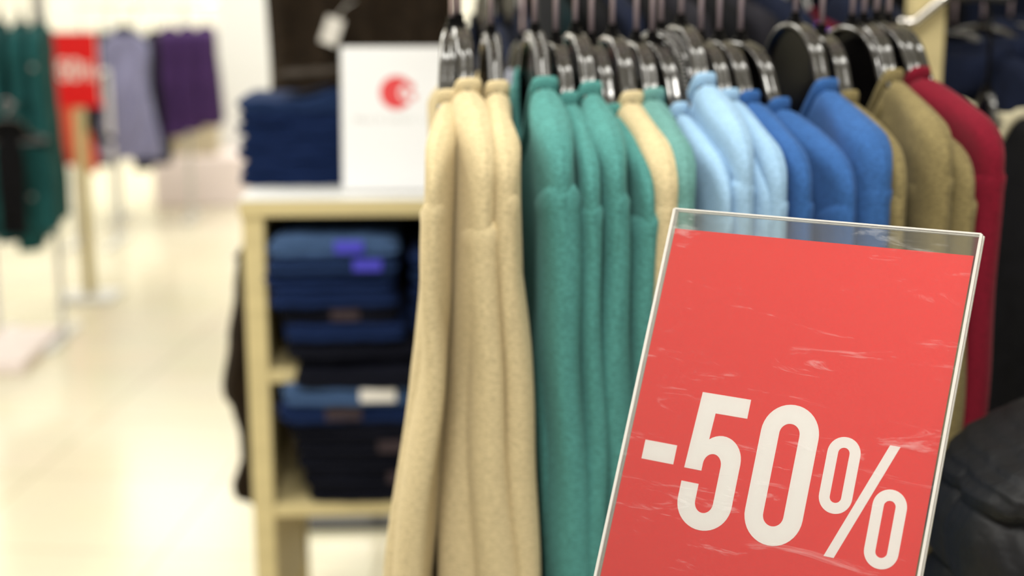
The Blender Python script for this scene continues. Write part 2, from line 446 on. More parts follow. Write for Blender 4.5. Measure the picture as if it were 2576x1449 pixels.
# key, colour, hook(x, apex y), neck(x,y), thickness, body lean, sleeve lean, beads, label bits, extra
SW = [
 ('cream', (1138,74), (1122,248), .0125, ((0,0),(.15,-.004),(.45,-.034),(.52,-.040),(.62,-.018),(.8,-.012)), ((0,0),(.2,-.006),(.47,-.030),(.53,-.034),(.62,-.014),(.8,-.008)), False, 'cream melange sweater at the left end of the rail, bulging outwards', dict(T1=.022)),
 ('cream', (1154,66), (1178,220), .018, ((0,0),(.2,-.002),(.6,-.004)), ((0,0),(.12,.002),(.6,.024)), False, 'cream melange sweater second from the left end, sleeve hanging widest', dict(T1=.034, s_dz=.075)),
 ('cream', (1235,93), (1250,226), .0155, ((0,0),(.6,.006)), ((0,0),(.6,.018)), True, 'cream melange sweater just left of the gap before the green ones', dict()),
 ('green', (1345,88), (1370,216), .0185, ((0,0),(.2,.006),(.6,.020)), ((0,0),(.2,.005),(.6,.026)), True, 'green melange sweater leftmost of the green ones, with widest visible body', dict(T1=.023)),
 ('green', (1398,108), (1432,254), .0125, ((0,0),(.6,.010)), ((0,0),(.6,.012)), False, 'green melange sweater second of the greens, a narrow strip on its hanger', dict()),
 ('green', (1447,85), (1488,228), .0155, ((0,0),(.6,.008)), ((0,0),(.6,.008)), False, 'green melange sweater third of the greens, standing higher than its neighbours', dict()),
 ('green', (1487,112), (1543,284), .0115, ((0,0),(.6,.004)), ((0,0),(.6,.004)), False, 'green melange sweater tucked low against the lone cream one', dict()),
 ('cream', (1540,92), (1592,252), .0165, ((0,0),(.6,.004)), ((0,0),(.6,.004)), False, 'lone cream sweater hanging between green sweaters mid-rail', dict()),
 ('sage', (1600,106), (1646,244), .0155, ((0,0),(.6,.004)), ((0,0),(.6,.004)), False, 'greyish green sweater between the lone cream and the light blue ones', dict()),
 ('lblue', (1640,108), (1712,280), .012, ((0,0),(.6,.0)), ((0,0),(.6,.0)), False, 'light blue sweater leftmost of the light blue ones, hanging low', dict()),
 ('lblue', (1662,84), (1762,284), .012, ((0,0),(.6,.0)), ((0,0),(.6,.0)), True, 'light blue sweater second of the light blues, hanging low on a studded hanger', dict()),
 ('lblue', (1713,66), (1775,206), .0165, ((0,0),(.6,.0)), ((0,0),(.6,.0)), False, 'light blue sweater with the tallest collar of the light blues', dict()),
 ('lblue', (1762,106), (1836,246), .0155, ((0,0),(.6,.0)), ((0,0),(.6,.0)), False, 'light blue sweater rightmost, touching the first royal blue one', dict()),
 ('blue', (1808,104), (1890,250), .0145, ((0,0),(.6,.0)), ((0,0),(.6,.0)), False, 'royal blue sweater leftmost, next to the light blue ones', dict()),
 ('blue', (1862,106), (1966,268), .0165, ((0,0),(.6,.0)), ((0,0),(.6,.0)), False, 'royal blue sweater in the middle, back of its neckband showing', dict()),
 ('blue', (2000,60), (2084,220), .0185, ((0,0),(.6,.0)), ((0,0),(.6,.0)), False, 'royal blue sweater with broad front showing, beside the olive ones', dict(T1=.034)),
 ('olive', (2066,90), (2140,250), .013, ((0,0),(.6,.0)), ((0,0),(.6,.0)), False, 'olive sweater leftmost of the olives, against the royal blue one', dict()),
 ('olive', (2143,66), (2255,256), .017, ((0,0),(.6,.0)), ((0,0),(.6,.0)), False, 'olive sweater in front of a taller olive one, its front face showing', dict(T1=.030)),
 ('olive', (2172,62), (2250,196), .0145, ((0,0),(.6,.0)), ((0,0),(.6,.0)), False, 'olive sweater hung higher, between the other olive and the burgundy', dict()),
 ('red', (2204,58), (2318,190), .0175, ((0,0),(.6,.0)), ((0,0),(.6,.0)), False, 'burgundy red sweater at the right end of the rail', dict(T1=.030)),
]
HL = ['black hanger hooked furthest left on the rail, half hidden by the next', 'smooth black hanger of the second cream sweater from the left', 'studded black hanger of the cream sweater beside the gap',
 'studded black hanger of the leftmost green sweater', 'low black hanger right of the studded green-sweater hanger', 'higher black hanger of the third green sweater', 'low black hanger of the low green sweater near the lone cream',
 'black hanger of the lone cream sweater between greens', 'black hanger of the greyish green sweater', 'black hanger of the first low light blue sweater', 'studded black hanger of the second light blue sweater',
 'tall black hanger of the highest light blue sweater', 'black hanger of the light blue sweater beside the royal blues', 'black hanger of the leftmost royal blue sweater', 'black hanger of the middle royal blue sweater, left of the wide arch',
 'black hanger with wide open arch over the broad royal blue sweater', 'black hanger of the leftmost olive sweater', 'wide black hanger of the front-facing olive sweater, shoulder exposed', 'black hanger of the higher olive sweater', 'black hanger of the burgundy sweater']
for i, (c, (hx_, hy_), (nx, ny), T0, lean, sl, beads, label, ex) in enumerate(SW):
    hp = on_rail(hx_, hy_)
    th, nz = solve_neck(hp, nx, ny)
    dz = max(.030, min(.075, hp.z-nz-.004))
    make_hanger(hp, th, RAIL_Z, HL[i], dz=dz, beads=beads)
    kw = dict(T0=T0, T1=T0*1.5, lean=lean, s_lean=sl, seed=i+1, s_L=.56, L=.70, fold=.004); kw.update(ex)
    make_top('sweater', label, 'sweater', K[c], (hp.x, hp.y, nz), th, GS, **kw)
hp = on_rail(2234, 62)
make_hanger(hp, math.radians(14), RAIL_Z, 'bare black hanger at the right end, after the burgundy sweater')

# the rack itself: rail, two back uprights joined by arms above the frame
def P_rail(t, off=0): return Vector((RA.x+RDX*t-RDY*off, RA.y+RDY*t+RDX*off, 0))
rack = empty('clothes_rack', (RA.x+.4, RA.y+.25, 0), 0, 'chrome garment rack holding the row of coloured sweaters', 'clothes rack')
def rel(o, root): o.matrix_parent_inverse = Matrix.Translation(root.location).inverted(); return o
q0, q1 = P_rail(-.06), P_rail(1.15)
rel(MB().tube([(q0.x,q0.y,RAIL_Z),(q1.x,q1.y,RAIL_Z)], .0125, 14).build('rail', M_chromebar, rack, auto=60), rack)
for t in (.17, 1.02):
    a, b_ = P_rail(t), P_rail(t, .42)
    rel(MB().tube([(a.x,a.y,RAIL_Z+.0),(b_.x,b_.y,RAIL_Z+.0)], .010, 10).build('arm', M_chromebar, rack, auto=60), rack)
    rel(MB().box(b_.x-.014,b_.x+.014,b_.y-.014,b_.y+.014,0,RAIL_Z+.06).build('upright', M_darkmetal, rack, smooth=False), rack)
    f0, f1 = P_rail(t, .10), P_rail(t, .75)
    rel(MB().tube([(f0.x,f0.y,.02),(f1.x,f1.y,.02)], .02, 10).build('foot', M_darkmetal, rack, auto=60), rack)

# ---------------------------------------------------------------- foreground sale sign
SR = Matrix(((.7911,.5621,.2411),(-.6115,.7179,.3326),(.0138,-.4106,.9117)))
ST = Vector((.168, .9981, 1.3639))
SM = Matrix.Translation(ST) @ SR.to_4x4()
SWD, SHT = .2166, .315
holder = bpy.data.objects.new('acrylic_sign_holder', None); COL.objects.link(holder); holder.matrix_world = SM
tag(holder, 'clear acrylic sign holder tilted in the foreground in front of the sweaters', 'sign holder')
MB().box(0,SWD,-.0004,.0014,-SHT,0).build('front_sheet', M_acr, holder, smooth=False)
MB().box(0,SWD,.0034,.0052,-SHT,0).build('back_sheet', M_acrback, holder, smooth=False)
e = .0011
MB().box(-e,e,-.0006,.0014,-SHT,0).box(-e,e,.0036,.0056,-SHT,0).build('side_edge', M_edge, holder, smooth=False, bevel=.0003)
MB().box(SWD-e,SWD+e*.8,-.0006,.0014,-SHT,0).box(SWD-e,SWD+e*.8,.0036,.0056,-SHT,0).build('side_edge', M_edge, holder, smooth=False, bevel=.0003)
MB().box(0,SWD,-.0006,.0014,-.0006,.0006).box(0,SWD,.0036,.0056,-.0009,.0003).build('top_edge', M_edge, holder, smooth=False, bevel=.0002)
MB().box(-e,SWD+e,-.001,.0062,-SHT-.003,-SHT).build('bottom_edge', M_edge, holder, smooth=False, bevel=.0003)
# bracket, pole and base that carry the holder from the floor
inv = SM.inverted()
pb = SM @ Vector((SWD/2, .01, -SHT-.002)); foot = Vector((pb.x+.03, pb.y+.06, 0))
def L_(p): return inv @ Vector(p)
MB().box(.05,.166,-.004,.0092,-SHT-.022,-SHT-.003).build('clamp', M_darkmetal, holder, smooth=False, bevel=.001)
MB().tube([L_(SM @ Vector((SWD/2,.003,-SHT-.02))), L_((foot.x,foot.y,pb.z-.09)), L_((foot.x,foot.y,.02))], .009, 12).build('pole', M_chromebar, holder, auto=60)
mb = MB(); rings = []
for r, z in ((.15,0),(.15,.012),(.13,.018),(.01,.022)): rings.append([L_((foot.x+r*math.cos(a*pi/16), foot.y+r*math.sin(a*pi/16), z)) for a in range(32)])
mb.loft(rings, cap=True).build('base', M_darkmetal, holder, auto=40)

def rrect(x0, x1, z0, z1, r, n=10):
    """rounded rectangle in mm -> outline"""
    P = []
    for cx, cz, a0 in ((x1-r, z1-r, 0), (x0+r, z1-r, 90), (x0+r, z0+r, 180), (x1-r, z0+r, 270)):
        for k in range(n+1):
            a = math.radians(a0+90*k/n); P.append((cx+r*math.cos(a), cz+r*math.sin(a)))
    return P
def arc(cx, cz, rx, rz, a0, a1, n=12):
    return [(cx+rx*math.cos(math.radians(a0+(a1-a0)*k/n)), cz+rz*math.sin(math.radians(a0+(a1-a0)*k/n))) for k in range(n+1)]
def glyphs():
    five = [(49.8,-125.8),(85.6,-125.8),(85.6,-138.7),(62.3,-138.7),(61.4,-160)]
    five += arc(71.6,-169.5,15.7,16.6,130,0,14)
    five += arc(67.5,-198.5,19.8,18.6,0,-180,22)
    five += [(47.7,-187.2),(60.6,-187.2)]
    five += arc(67.2,-198.6,6.6,7.0,-180,0,12)
    five += arc(67.2,-173.2,6.6,7.4,0,180,12)
    five += [(60.6,-178.2),(47.7,-178.2)]
    return [('minus_sign', [([(14.6,-177.8),(39.2,-177.8),(39.2,-164.6),(14.6,-164.6)], [])]),
            ('digit_five', [(five, [])]),
            ('digit_zero', [(rrect(96.8,136.9,-217,-124.6,19.8), [rrect(109.7,123.8,-204.6,-137.2,7)])]),
            ('percent_sign', [(rrect(144.2,166.2,-188.8,-139.6,10.8), [rrect(151.4,159,-181.9,-146.5,3.7)]),
                              ([(183.6,-140),(190.3,-140),(161.5,-215.8),(154.8,-215.8)], []),
                              (rrect(179.5,201.3,-216.4,-167,10.8), [rrect(186.7,194.2,-209.5,-174,3.7)])])]
def sale_card(name, M, label, cat, y=.0024):
    card = MB().box(.0025,.2135,y,y+.0004,-.3108,-.0138).build(name, M_redcard, smooth=False)
    card.matrix_world = M; tag(card, label, cat)
    for nm, parts in glyphs():
        mb = MB()
        for outer, holes in parts:
            mb.poly([(a/1000, b/1000) for a, b in outer], [[(a/1000, b/1000) for a, b in h] for h in holes], y-.00022, y-.00002)
        mb.build(nm, M_digit, card, smooth=False)
    return card
sale_card('sale_card', SM, 'large red card printed with white -50% in the tilted acrylic holder', 'sale sign')

# ---------------------------------------------------------------- black puffer jacket, bottom right
# silhouette of the shoulder and upper arm, then a lower quilted body; grooves are the stitched seams
PY = 1.12
PX = at(2790, 1200, PY).x
sil = [(1010, 2720), (1040, 2655), (1085, 2576), (1110, 2528), (1140, 2466), (1170, 2420), (1205, 2384), (1240, 2366), (1300, 2358), (1449, 2350), (1700, 2346), (2000, 2352)]
pf = empty('puffer_jacket', (PX, PY, at(2790, 1985, PY).z), 0, 'black quilted puffer jacket hanging low at bottom right', 'jacket')
def seam(v):   # 0 at a stitched seam, 1 mid-panel; rows about 195 photo pixels apart
    return abs(math.sin(pi*(v-1232)/196.))**.42
def puff(name, xr_of, dpt, y_off, n=64, m=150, top=1012):
    rings = []
    for j in range(m+1):
        v = top+(1985-top)*(j/m); zc = at(2500, v, PY).z
        xl = at(lerp_tab(sil, v), v, PY).x; xr_ = xr_of(v)
        cx, rx = (xl+xr_)/2, max(.004, (xr_-xl)/2)
        q = seam(v); g = 1-q; ring = []
        cap_ = sm(top, top+90, v)**.5
        for i in range(n):
            a = 2*pi*i/n; ca, sa = math.cos(a), math.sin(a)
            wob = 1+.05*math.sin(a*9+v*.03)*q*.5+.03*math.sin(a*17-v*.05)*q
            x = (rx-g*.014)*math.copysign(abs(ca)**.9, ca); y = (dpt*(.25+.75*cap_)*wob-g*.024)*math.copysign(abs(sa)**.8, sa)
            ring.append(Vector((cx+x-PX, y+y_off, zc-at(2790, 1985, PY).z+.006*sm(0, .25, cx+x-at(2420,1200,PY).x)+.0015*math.sin(a*6+v*.01))))
        rings.append(ring)
    MB().loft(rings, cap=True).build(name, M_puffer, pf)
puff('body', lambda v: 2*PX-at(lerp_tab(sil, v), v, PY).x, .085, .02)
puff('sleeve', lambda v: at(lerp_tab(sil, v), v, PY).x+.125*sm(1085, 1300, v)+.02, .070, -.035, top=1090)
pzz = at(2790, 985, PY).z
make_hanger((PX, PY+.02, pzz-.0), math.radians(-88), pzz+.11, 'black hanger inside the quilted puffer jacket', group=None, half=.10, narrow=.6)
st = empty('garment_stand', (PX, PY, 0), 0, 'chrome garment stand carrying the black puffer jacket', 'garment stand')
rel(MB().tube([(PX,PY-.05,pzz+.11),(PX,PY+.02,pzz+.11),(PX+.42,PY+.02,pzz+.11)], .0105, 12).build('rail', M_chromebar, st, auto=60), st)
rel(MB().tube([(PX+.42,PY+.02,pzz+.12),(PX+.42,PY+.02,.02)], .014, 12).build('upright', M_chromebar, st, auto=60), st)
rel(MB().box(PX+.2,PX+.64,PY-.2,PY+.25,0,.02).build('base', M_darkmetal, st, smooth=False, bevel=.004), st)

# ---------------------------------------------------------------- jeans display unit
TY = 2.75; TD = .70
tz = at(700, 502, TY).z; s2 = at(700, 930, TY).z; s3 = at(720, 1268, TY).z
TX0 = at(600, 505, TY).x; TX1 = TX0+.80
unit = empty('display_shelf', (TX0+.40, TY+TD/2, 0), 0, 'beige laminate display unit with a white top and shelves of folded jeans', 'shelf unit')
def upart(nm, mat, *b, bev=.002): return rel(MB().box(*b).build(nm, mat, unit, smooth=False, bevel=bev), unit)
upart('tabletop', M_lam, TX0, TX1, TY, TY+TD, tz-.034, tz-.003)
upart('top_sheet', M_white, TX0+.001, TX1-.001, TY+.001, TY+TD-.001, tz-.003, tz)
for x0 in (TX0+.004, TX1-.044):
    upart('post', M_lam, x0, x0+.042, TY+.006, TY+.05, 0, tz-.034)
    upart('post', M_lam, x0, x0+.042, TY+TD-.05, TY+TD-.006, 0, tz-.034)
    upart('side_panel', M_lam, x0+.006, x0+.036, TY+.05, TY+TD-.05, .10, tz-.034)
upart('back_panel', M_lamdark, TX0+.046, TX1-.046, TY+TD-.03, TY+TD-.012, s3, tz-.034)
for z_ in (s2, s3):
    s_ = upart('shelf', M_lam, TX0+.046, TX1-.046, TY+.008, TY+TD-.03, z_-.030, z_-.003)
    t_ = MB().box(TX0+.047, TX1-.047, TY+.009, TY+TD-.031, z_-.003, z_).build('shelf_liner', M_white, s_, smooth=False)
    t_.matrix_parent_inverse = s_.matrix_parent_inverse

def jeans(cx, y0, z, w_, d_, t, mat, label, group, seed, rise=0, patch=None, patchx=.0, patchw=.07, dx=0, droop=0):
    """folded jeans: a soft slab whose front is a rolled fold of two layers"""
    rnd = random.Random(seed); ph = [rnd.random()*6.28 for _ in range(5)]
    root = empty('folded_jeans', (cx+dx, y0, z), rnd.uniform(-.03, .03), label, 'jeans', group)
    nx = 26; prof = []
    # side profile (y, z) of two stacked layers with rounded front folds
    for k in range(7): a = -pi/2 - pi*k/6; prof.append((t*.25+t*.25*math.cos(a), t*.25+t*.25*math.sin(a)))
    for k in range(7): a = -pi/2 - pi*k/6; prof.append((t*.25+t*.25*math.cos(a)+.003, t*.75+t*.25*math.sin(a)))
    prof += [(d_*.5, t*1.02), (d_, t*.98), (d_+.006, t*.5), (d_, 0.0), (d_*.5, 0.0)]
    rings = []
    for i in range(nx+1):
        u = i/nx*2-1; e = max(0, 1-abs(u)**8)**.5
        x = u*w_/2; ring = []
        for (y, zz) in prof:
            hh = .5+(zz/t-.5)*(.55+.45*e)
            zw = hh*t + .0016*math.sin(u*5+ph[0])*(zz/t) + .001*math.sin(u*13+ph[1]+y*30)
            zw += rise*sm(-.1, .95, u)*(zz/t) - droop*(1-sm(-.005, .05, y))
            ring.append(Vector((x+.004*math.sin(zz/t*3+ph[4])*u, y+(1-e)*.01+.003*math.sin(u*4+ph[2]), zw)))
        rings.append(ring)
    b_ = MB().loft(rings, cap=True).build('denim', mat, root)
    if patch is not None:
        x = patchx*w_/2
        z0 = t*.25+rise*sm(-.1, .95, patchx)*.3
        MB().box(x-patchw/2, x+patchw/2, -.004, .012, z0, z0+t*.62).build('label_patch', patch, root, smooth=False, bevel=.001)
    return root
# stack on the tabletop, left of the white card
JY = 2.93; jc = (at(606, 465, JY).x+at(925, 465, JY).x)/2; jw = at(925, 465, JY).x-at(606, 465, JY).x
G1 = 'folded jeans stacked on the tabletop'
names1 = ['lowest', 'second from the bottom', 'third from the bottom', 'middle', 'third from the top', 'second from the top', 'topmost']
z = tz
for k in range(7):
    t = (.026,.025,.026,.025,.025,.024,.024)[k]
    jeans(jc, JY, z+.0004, jw, .30, t, DENIM[0] if k < 6 else DENIM[1], 'dark blue folded jeans in the tabletop stack, %s' % names1[k], G1, 50+k,
          rise=(0,0,0,0,0,.018,.030)[k], dx=(-.004,.003,-.003,.004,-.003,.003,0)[k], patch=None)
    z += t
jeans(jc+.03, JY+.02, z+.032, jw-.07, .26, .018, K['brown'], 'taupe folded trousers lying on top of the tabletop jeans', None, 60, rise=.02)
# stack on middle shelf
G2 = 'folded jeans on the middle shelf'
JY2 = 2.72; x0, x1 = at(668, 700, JY2).x, at(1000, 700, JY2).x
zz = s2; nm2 = ['at the very bottom, drooping over the shelf edge', 'second from the bottom', 'third up', 'fourth up', 'fourth from the top', 'third from the top with a violet label', 'second from the top', 'topmost, with violet label']
for k in range(8):
    t = (.032,.030,.034,.032,.034,.033,.034,.036)[k]; lab = {7: M_label, 6: M_label, 3: M_blabel}.get(k)
    jeans((x0+x1)/2, JY2+(-.012,.0,-.004,.006,.0,.004,-.004,.002)[k], zz+.0004, (x1-x0)*(1.1,1.0,.94,.92,.97,1.0,1.0,.97)[k], .36, t, DENIM[(2,2,0,2,0,0,1,3)[k]], 'dark jeans in the main middle-shelf stack, %s' % nm2[k], G2, 70+k,
          dx=(.065,.038,.022,.012,.002,-.004,.0,.004)[k], patch=lab, patchx={7: .25, 6: .55, 3: .1}.get(k, 0), patchw=.055, droop=(.034,.008,0,0,0,0,0,0)[k], rise=(0,0,0,0,0,0,0,-.006)[k])
    zz += t
x0b, x1b = at(1036, 800, JY2).x, at(1036, 800, JY2).x+.28
zz = s2
for k in range(7):
    jeans((x0b+x1b)/2, JY2+.03, zz+.0004, x1b-x0b, .36, .033, DENIM[(2,2,0,0,0,1,0)[k]], 'jeans on the middle shelf behind the cream sweater, %s' % ['bottom','second up','third up','fourth up','third down','second down','topmost'][k], 'folded jeans behind the cream sweater', 90+k)
    zz += .033
# stack on lower shelf
G3 = 'folded jeans on the bottom shelf'
x0, x1 = at(722, 1100, JY2).x, at(1075, 1100, JY2).x
zz = s3
for k in range(7):
    t = (.034,.036,.034,.036,.034,.038,.040)[k]; lab = {6: M_wlabel, 5: M_blabel, 3: M_blabel, 1: M_blabel}.get(k)
    jeans((x0+x1)/2, JY2+.03-.006*k, zz+.0004, (x1-x0)*(.90,.92,.94,.96,.98,1.02,1.0)[k], .36, t, DENIM[(2,2,2,2,2,0,3)[k]], 'folded dark jeans on the bottom shelf, %s' % ['lowest one','second from the bottom','third from the bottom','middle one','third from the top','second from the top','topmost with a white label'][k], G3, 110+k,
          dx=(.020,.016,.012,.008,.0,-.012,-.006)[k], patch=lab, patchx={6: .35, 5: -.1, 3: .5, 1: .6}.get(k, 0), patchw=.07)
    zz += t

# white card in a small stand on the tabletop
CY_ = 2.83; c0, c1 = at(862, 487, CY_).x, at(862, 487, CY_).x+.218
cs = empty('card_stand', ((c0+c1)/2, CY_, tz), 0, 'small clear stand holding the white card on the tabletop', 'card stand')
cM = Matrix.Translation(((c0+c1)/2, CY_+.001, tz+.004)) @ Matrix.Rotation(math.radians(-9), 4, 'X') @ Matrix.Scale(1.03, 4)
MB().box(-.108,.108,-.012,.05,0,.003).build('foot', M_edge, cs, smooth=False)
o = MB().box(-.107,.107,.0035,.0055,0,.278).build('back_sheet', M_acrback, cs, smooth=False); o.matrix_local = Matrix.Translation((0,0,.003)) @ Matrix.Rotation(math.radians(-9), 4, 'X') @ Matrix.Scale(1.03, 4)
wc = MB().box(-.1058,.1058,0,.0016,0,.276).build('printed_card', M_card, smooth=False); wc.matrix_world = cM
tag(wc, 'white card with round red emblem and faint grey text beside the jeans', 'sign')
# emblem: thick red disc with a bite to the right holding small marks
mb = MB(); ex, ez = .0, .188; R_ = .032
outer = arc(ex, ez, R_, R_, 42, 318, 30)+arc(ex+.017, ez, .013, .014, 290, 70, 20)
mb.poly(outer, [], -.0006, 0)
mb.poly(arc(ex+.026, ez+.012, .008, .008, 0, 359, 12), [], -.0006, 0); mb.poly(arc(ex+.032, ez-.008, .006, .006, 0, 359, 12), [], -.0006, 0)
mb.poly(arc(ex+.014, ez-.002, .005, .006, 0, 359, 12), [], -.0006, 0)
mb.build('emblem', M_redink, wc, smooth=False)
mb = MB(); x = -.082; rnd = random.Random(5)
while x < .072:
    wd = rnd.uniform(.003, .0062)
    if not (.028 < x < .034): mb.box(x, x+wd, -.0005, 0, .132, .132+rnd.choice((.007,.009,.011)))
    x += wd+rnd.choice((.002,.003,.003,.008))
mb.build('text_line', M_greyink, wc, smooth=False)

# dark coat hanging off the unit's left rear
mb = MB(); rings = []
cz0 = at(600, 640, 3.0).z; cz1 = at(580, 1262, 3.0).z
edge = [(0, 604), (.15, 592), (.35, 570), (.55, 550), (.60, 556), (.62, 572), (.75, 590), (.84, 592), (.86, 584), (.95, 566), (1, 574)]
for j in range(45):
    t = j/44; z_ = cz0+(cz1-cz0)*t; xl = at(lerp_tab(edge, t), 900, 3.0).x
    xr = TX0+.012
    ring = []
    for k in range(24):
        a = 2*pi*k/24; u = .5-.5*math.cos(a)
        ring.append(Vector((xl+(xr-xl)*u, 3.02+.03*math.sin(a)+.012*math.sin(u*11+t*3), z_+.01*math.sin(u*9))))
    rings.append(ring)
o = MB(); o.loft(rings, cap=True); o = o.build('hanging_scarf', K['brown']); 
tag(o, 'dark brown cloth hanging down the left side of the jeans unit', 'cloth')
rel(MB().tube([(TX0+.01,3.02,cz0-.01),(TX0-.05,3.02,cz0-.01)], .005, 8).build('peg', M_darkmetal, unit), unit)

# ---------------------------------------------------------------- dark jacket facing the camera behind the table, on its own rack
JKY = 3.75
jk = at(905, -250, JKY)
bj = make_top('jacket', 'dark brown jacket facing the aisle behind the jeans table', 'jacket', K['brown'], (jk.x, JKY, jk.z), math.radians(-88), T0=.03, T1=.05, b=.25, c=.235, h=.06, L=.80, fold=.010, seed=31, s_hx=.03, s_hx2=.03, flare=.02)
sw = at(835, 78, 3.68); 
tg = MB().box(-.022,.022,-.001,.001,-.034,.034).tube([(0,0,.034),(.012,.0,.07),(.03,.0,.09)], .0012, 6).build('price_tag', M_wlabel, smooth=False)
tg.location = (sw.x, 3.672, sw.z); tg.rotation_euler = (0, .35, 0); tag(tg, 'white price tag dangling on the dark brown jacket', 'price tag')
make_hanger((jk.x, JKY, jk.z+.05), math.radians(-88), jk.z+.13, 'hanger of the front-facing dark brown jacket', group=None)
rk = empty('garment_stand', (jk.x, JKY, 0), 0, 'stand behind the jeans table holding the dark brown jacket', 'garment stand')
rel(MB().tube([(jk.x,JKY-.1,jk.z+.13),(jk.x,JKY+.3,jk.z+.13)], .0125, 12).build('rail', M_chromebar, rk, auto=60), rk)
rel(MB().tube([(jk.x,JKY+.3,jk.z+.13),(jk.x,JKY+.3,.02)], .014, 12).build('upright', M_chromebar, rk, auto=60), rk)
rel(MB().box(jk.x-.22,jk.x+.22,JKY+.1,JKY+.5,0,.02).build('base', M_darkmetal, rk, smooth=False), rk)

# ---------------------------------------------------------------- second row behind the sweaters: dark clothes
R2Y = 2.15; R2Z = 1.80
G4 = 'dark clothes on the second rail'
row2 = [(1222,55,'navy','navy jacket at the left end of the rail behind the sweaters'), (1285,30,'navy','navy jacket behind the gap between cream and green sweaters'), (1352,-30,'dteal','dark teal jacket behind the leftmost green sweater hanger'),
        (1425,-35,'black','black jacket behind the second green sweater'), (1492,-30,'navy','navy jacket behind the low green sweater'), (1560,-25,'black','black jacket behind the lone cream sweater'),
        (1630,-30,'char','charcoal jacket behind the greyish green sweater'), (1700,-30,'black','black jacket behind the first light blue sweaters'), (1770,-25,'char','charcoal jacket behind the last light blue sweater'),
        (1850,-30,'navy','navy jacket left of the violet top in the back row'), (1915,28,'violet','violet blue top showing between hangers left of the wide arch'), (1965,35,'maroon','maroon top just right of the violet one'),
        (2030,-30,'navy','navy jacket behind the broad royal blue sweater'), (2090,-35,'black','black jacket behind the olive sweaters'), (2145,-30,'navy','navy jacket behind the burgundy sweater')]
for i, (px, py, c, lb) in enumerate(row2):
    hx = at(px, py, R2Y).x; nz = at(px, py, R2Y-.08).z
    make_top('jacket', lb, 'jacket', K[c], (hx, R2Y, nz), math.radians(8+min(i, 11)*1.2-max(0, i-11)*6), G4, detail=.5, T0=.017, T1=.024, L=.85, seed=200+i, s_L=.6, fold=.006)
    make_hanger((hx, R2Y, nz+.05), math.radians(8+min(i, 11)*1.2-max(0, i-11)*6), R2Z, 'hanger on the second rail holding the '+lb.replace(' in the back row','').replace(' showing between hangers left of the wide arch',' in the back').replace('at the left end of the rail ','').replace('between cream and green sweaters',''), group='hangers on the second rail', w=.006)
xa, xb = at(1180, 0, R2Y).x, at(2290, 0, R2Y).x
r2 = empty('clothes_rack', ((xa+xb)/2, R2Y, 0), 0, 'second clothes rack behind the sweaters, full of dark jackets', 'clothes rack')
rel(MB().tube([(xa-.03,R2Y,R2Z),(xb+.5,R2Y,R2Z)], .0125, 12).build('rail', M_chromebar, r2, auto=60), r2)
for x_ in (xa+.17, xb+.42):
    rel(MB().tube([(x_,R2Y+.3,R2Z+.05),(x_,R2Y+.3,.02)], .014, 12).build('upright', M_darkmetal, r2, auto=60), r2)
    rel(MB().tube([(x_,R2Y,R2Z),(x_,R2Y+.3,R2Z)], .01, 12).build('arm', M_darkmetal, r2, auto=60), r2)
    rel(MB().tube([(x_,R2Y+.02,.02),(x_,R2Y+.6,.02)], .02, 12).build('foot', M_darkmetal, r2, auto=60), r2)
# small silver-grey and tag-like pieces seen in the gap
gx = at(1300, 215, 2.0)
make_top('blouse', 'silver grey blouse glimpsed between the cream and green sweaters', 'blouse', K['grey'], (gx.x, 1.86, gx.z+.02), math.radians(12), detail=.5, T0=.010, T1=.012, seed=230, L=.5, b=.13, c=.10, wn=.05, s_L=.2, s_hy=.03, s_hy2=.02)
make_hanger((gx.x, 1.86, gx.z+.065), math.radians(12), gx.z+.15, 'small hanger of the silver grey blouse in the gap', group=None, half=.11, w=.004)
rel(MB().tube([(gx.x,1.80,gx.z+.15),(gx.x,R2Y+.0,gx.z+.15),(gx.x,R2Y+.0,R2Z)], .006, 8).build('garment_arm', M_darkmetal, r2), r2)

# ---------------------------------------------------------------- right: upright board, bracket, navy hoodies
bx0, bx1 = at(2296, 60, 1.95).x, at(2379, 60, 1.95).x
MBb = MB().box(bx0, bx1, 1.95, 1.985, 0, 2.2).build('upright_board', M_lam, smooth=False, bevel=.002); tag(MBb, 'cream upright board between the sweaters and the navy hoodies', 'fixture')
a1, a2, a3 = at(2385, -14, 1.93), at(2300, 56, 1.93), at(2262, 56, 1.93)
br = MB().tube([a1+Vector((.03,0,.03)), a1, a2, a3], .0065, 10).build('bracket', M_chromebar)
tag(br, 'chrome diagonal bracket at the top of the cream upright board', 'bracket')
R3Z = at(2400, -150, 2.0).z; R3Y = 2.02
hood = [(2398, 82, 2420, 128, 'navy', 'navy hoodie nearest the upright board, hanger arch showing', True), (2472, 66, 2505, 92, 'navy', 'navy hoodie second from the upright board', False), (2540, 62, 2600, 88, 'navy', 'navy hoodie at the right edge of the photo', False)]
for i, (hx_, hy_, nx, ny, c, lb, bd) in enumerate(hood):
    hp = at(hx_, hy_, R3Y); nz = at(nx, ny, R3Y-.08).z
    make_hanger(hp, math.radians(24+6*i), R3Z, 'dark hanger of the '+lb, group='hangers of the navy hoodies', beads=bd, dz=.035)
    make_top('hoodie', lb, 'hoodie', K[c], (hp.x, hp.y, nz), math.radians(24+6*i), 'navy hoodies at the right', hood=True, T0=.022, T1=.026, L=.72, fold=.012, seed=300+i, s_hx=.024, fold_l=.13)
hp = at(2462, 200, R3Y-.22); nz = at(2535, 290, R3Y-.30).z
make_top('jacket', 'black jacket with a pale beige neckband beside the burgundy sweater', 'jacket', K['black'], (hp.x+.012, hp.y, nz), math.radians(10), T0=.02, T1=.03, seed=320, sleeve_mat=K['black'])
o = [c for c in COL.objects if c.name.startswith('neckband')][-1]; o.data.materials[0] = K['khaki']; o['label'] = 'pale beige neckband'
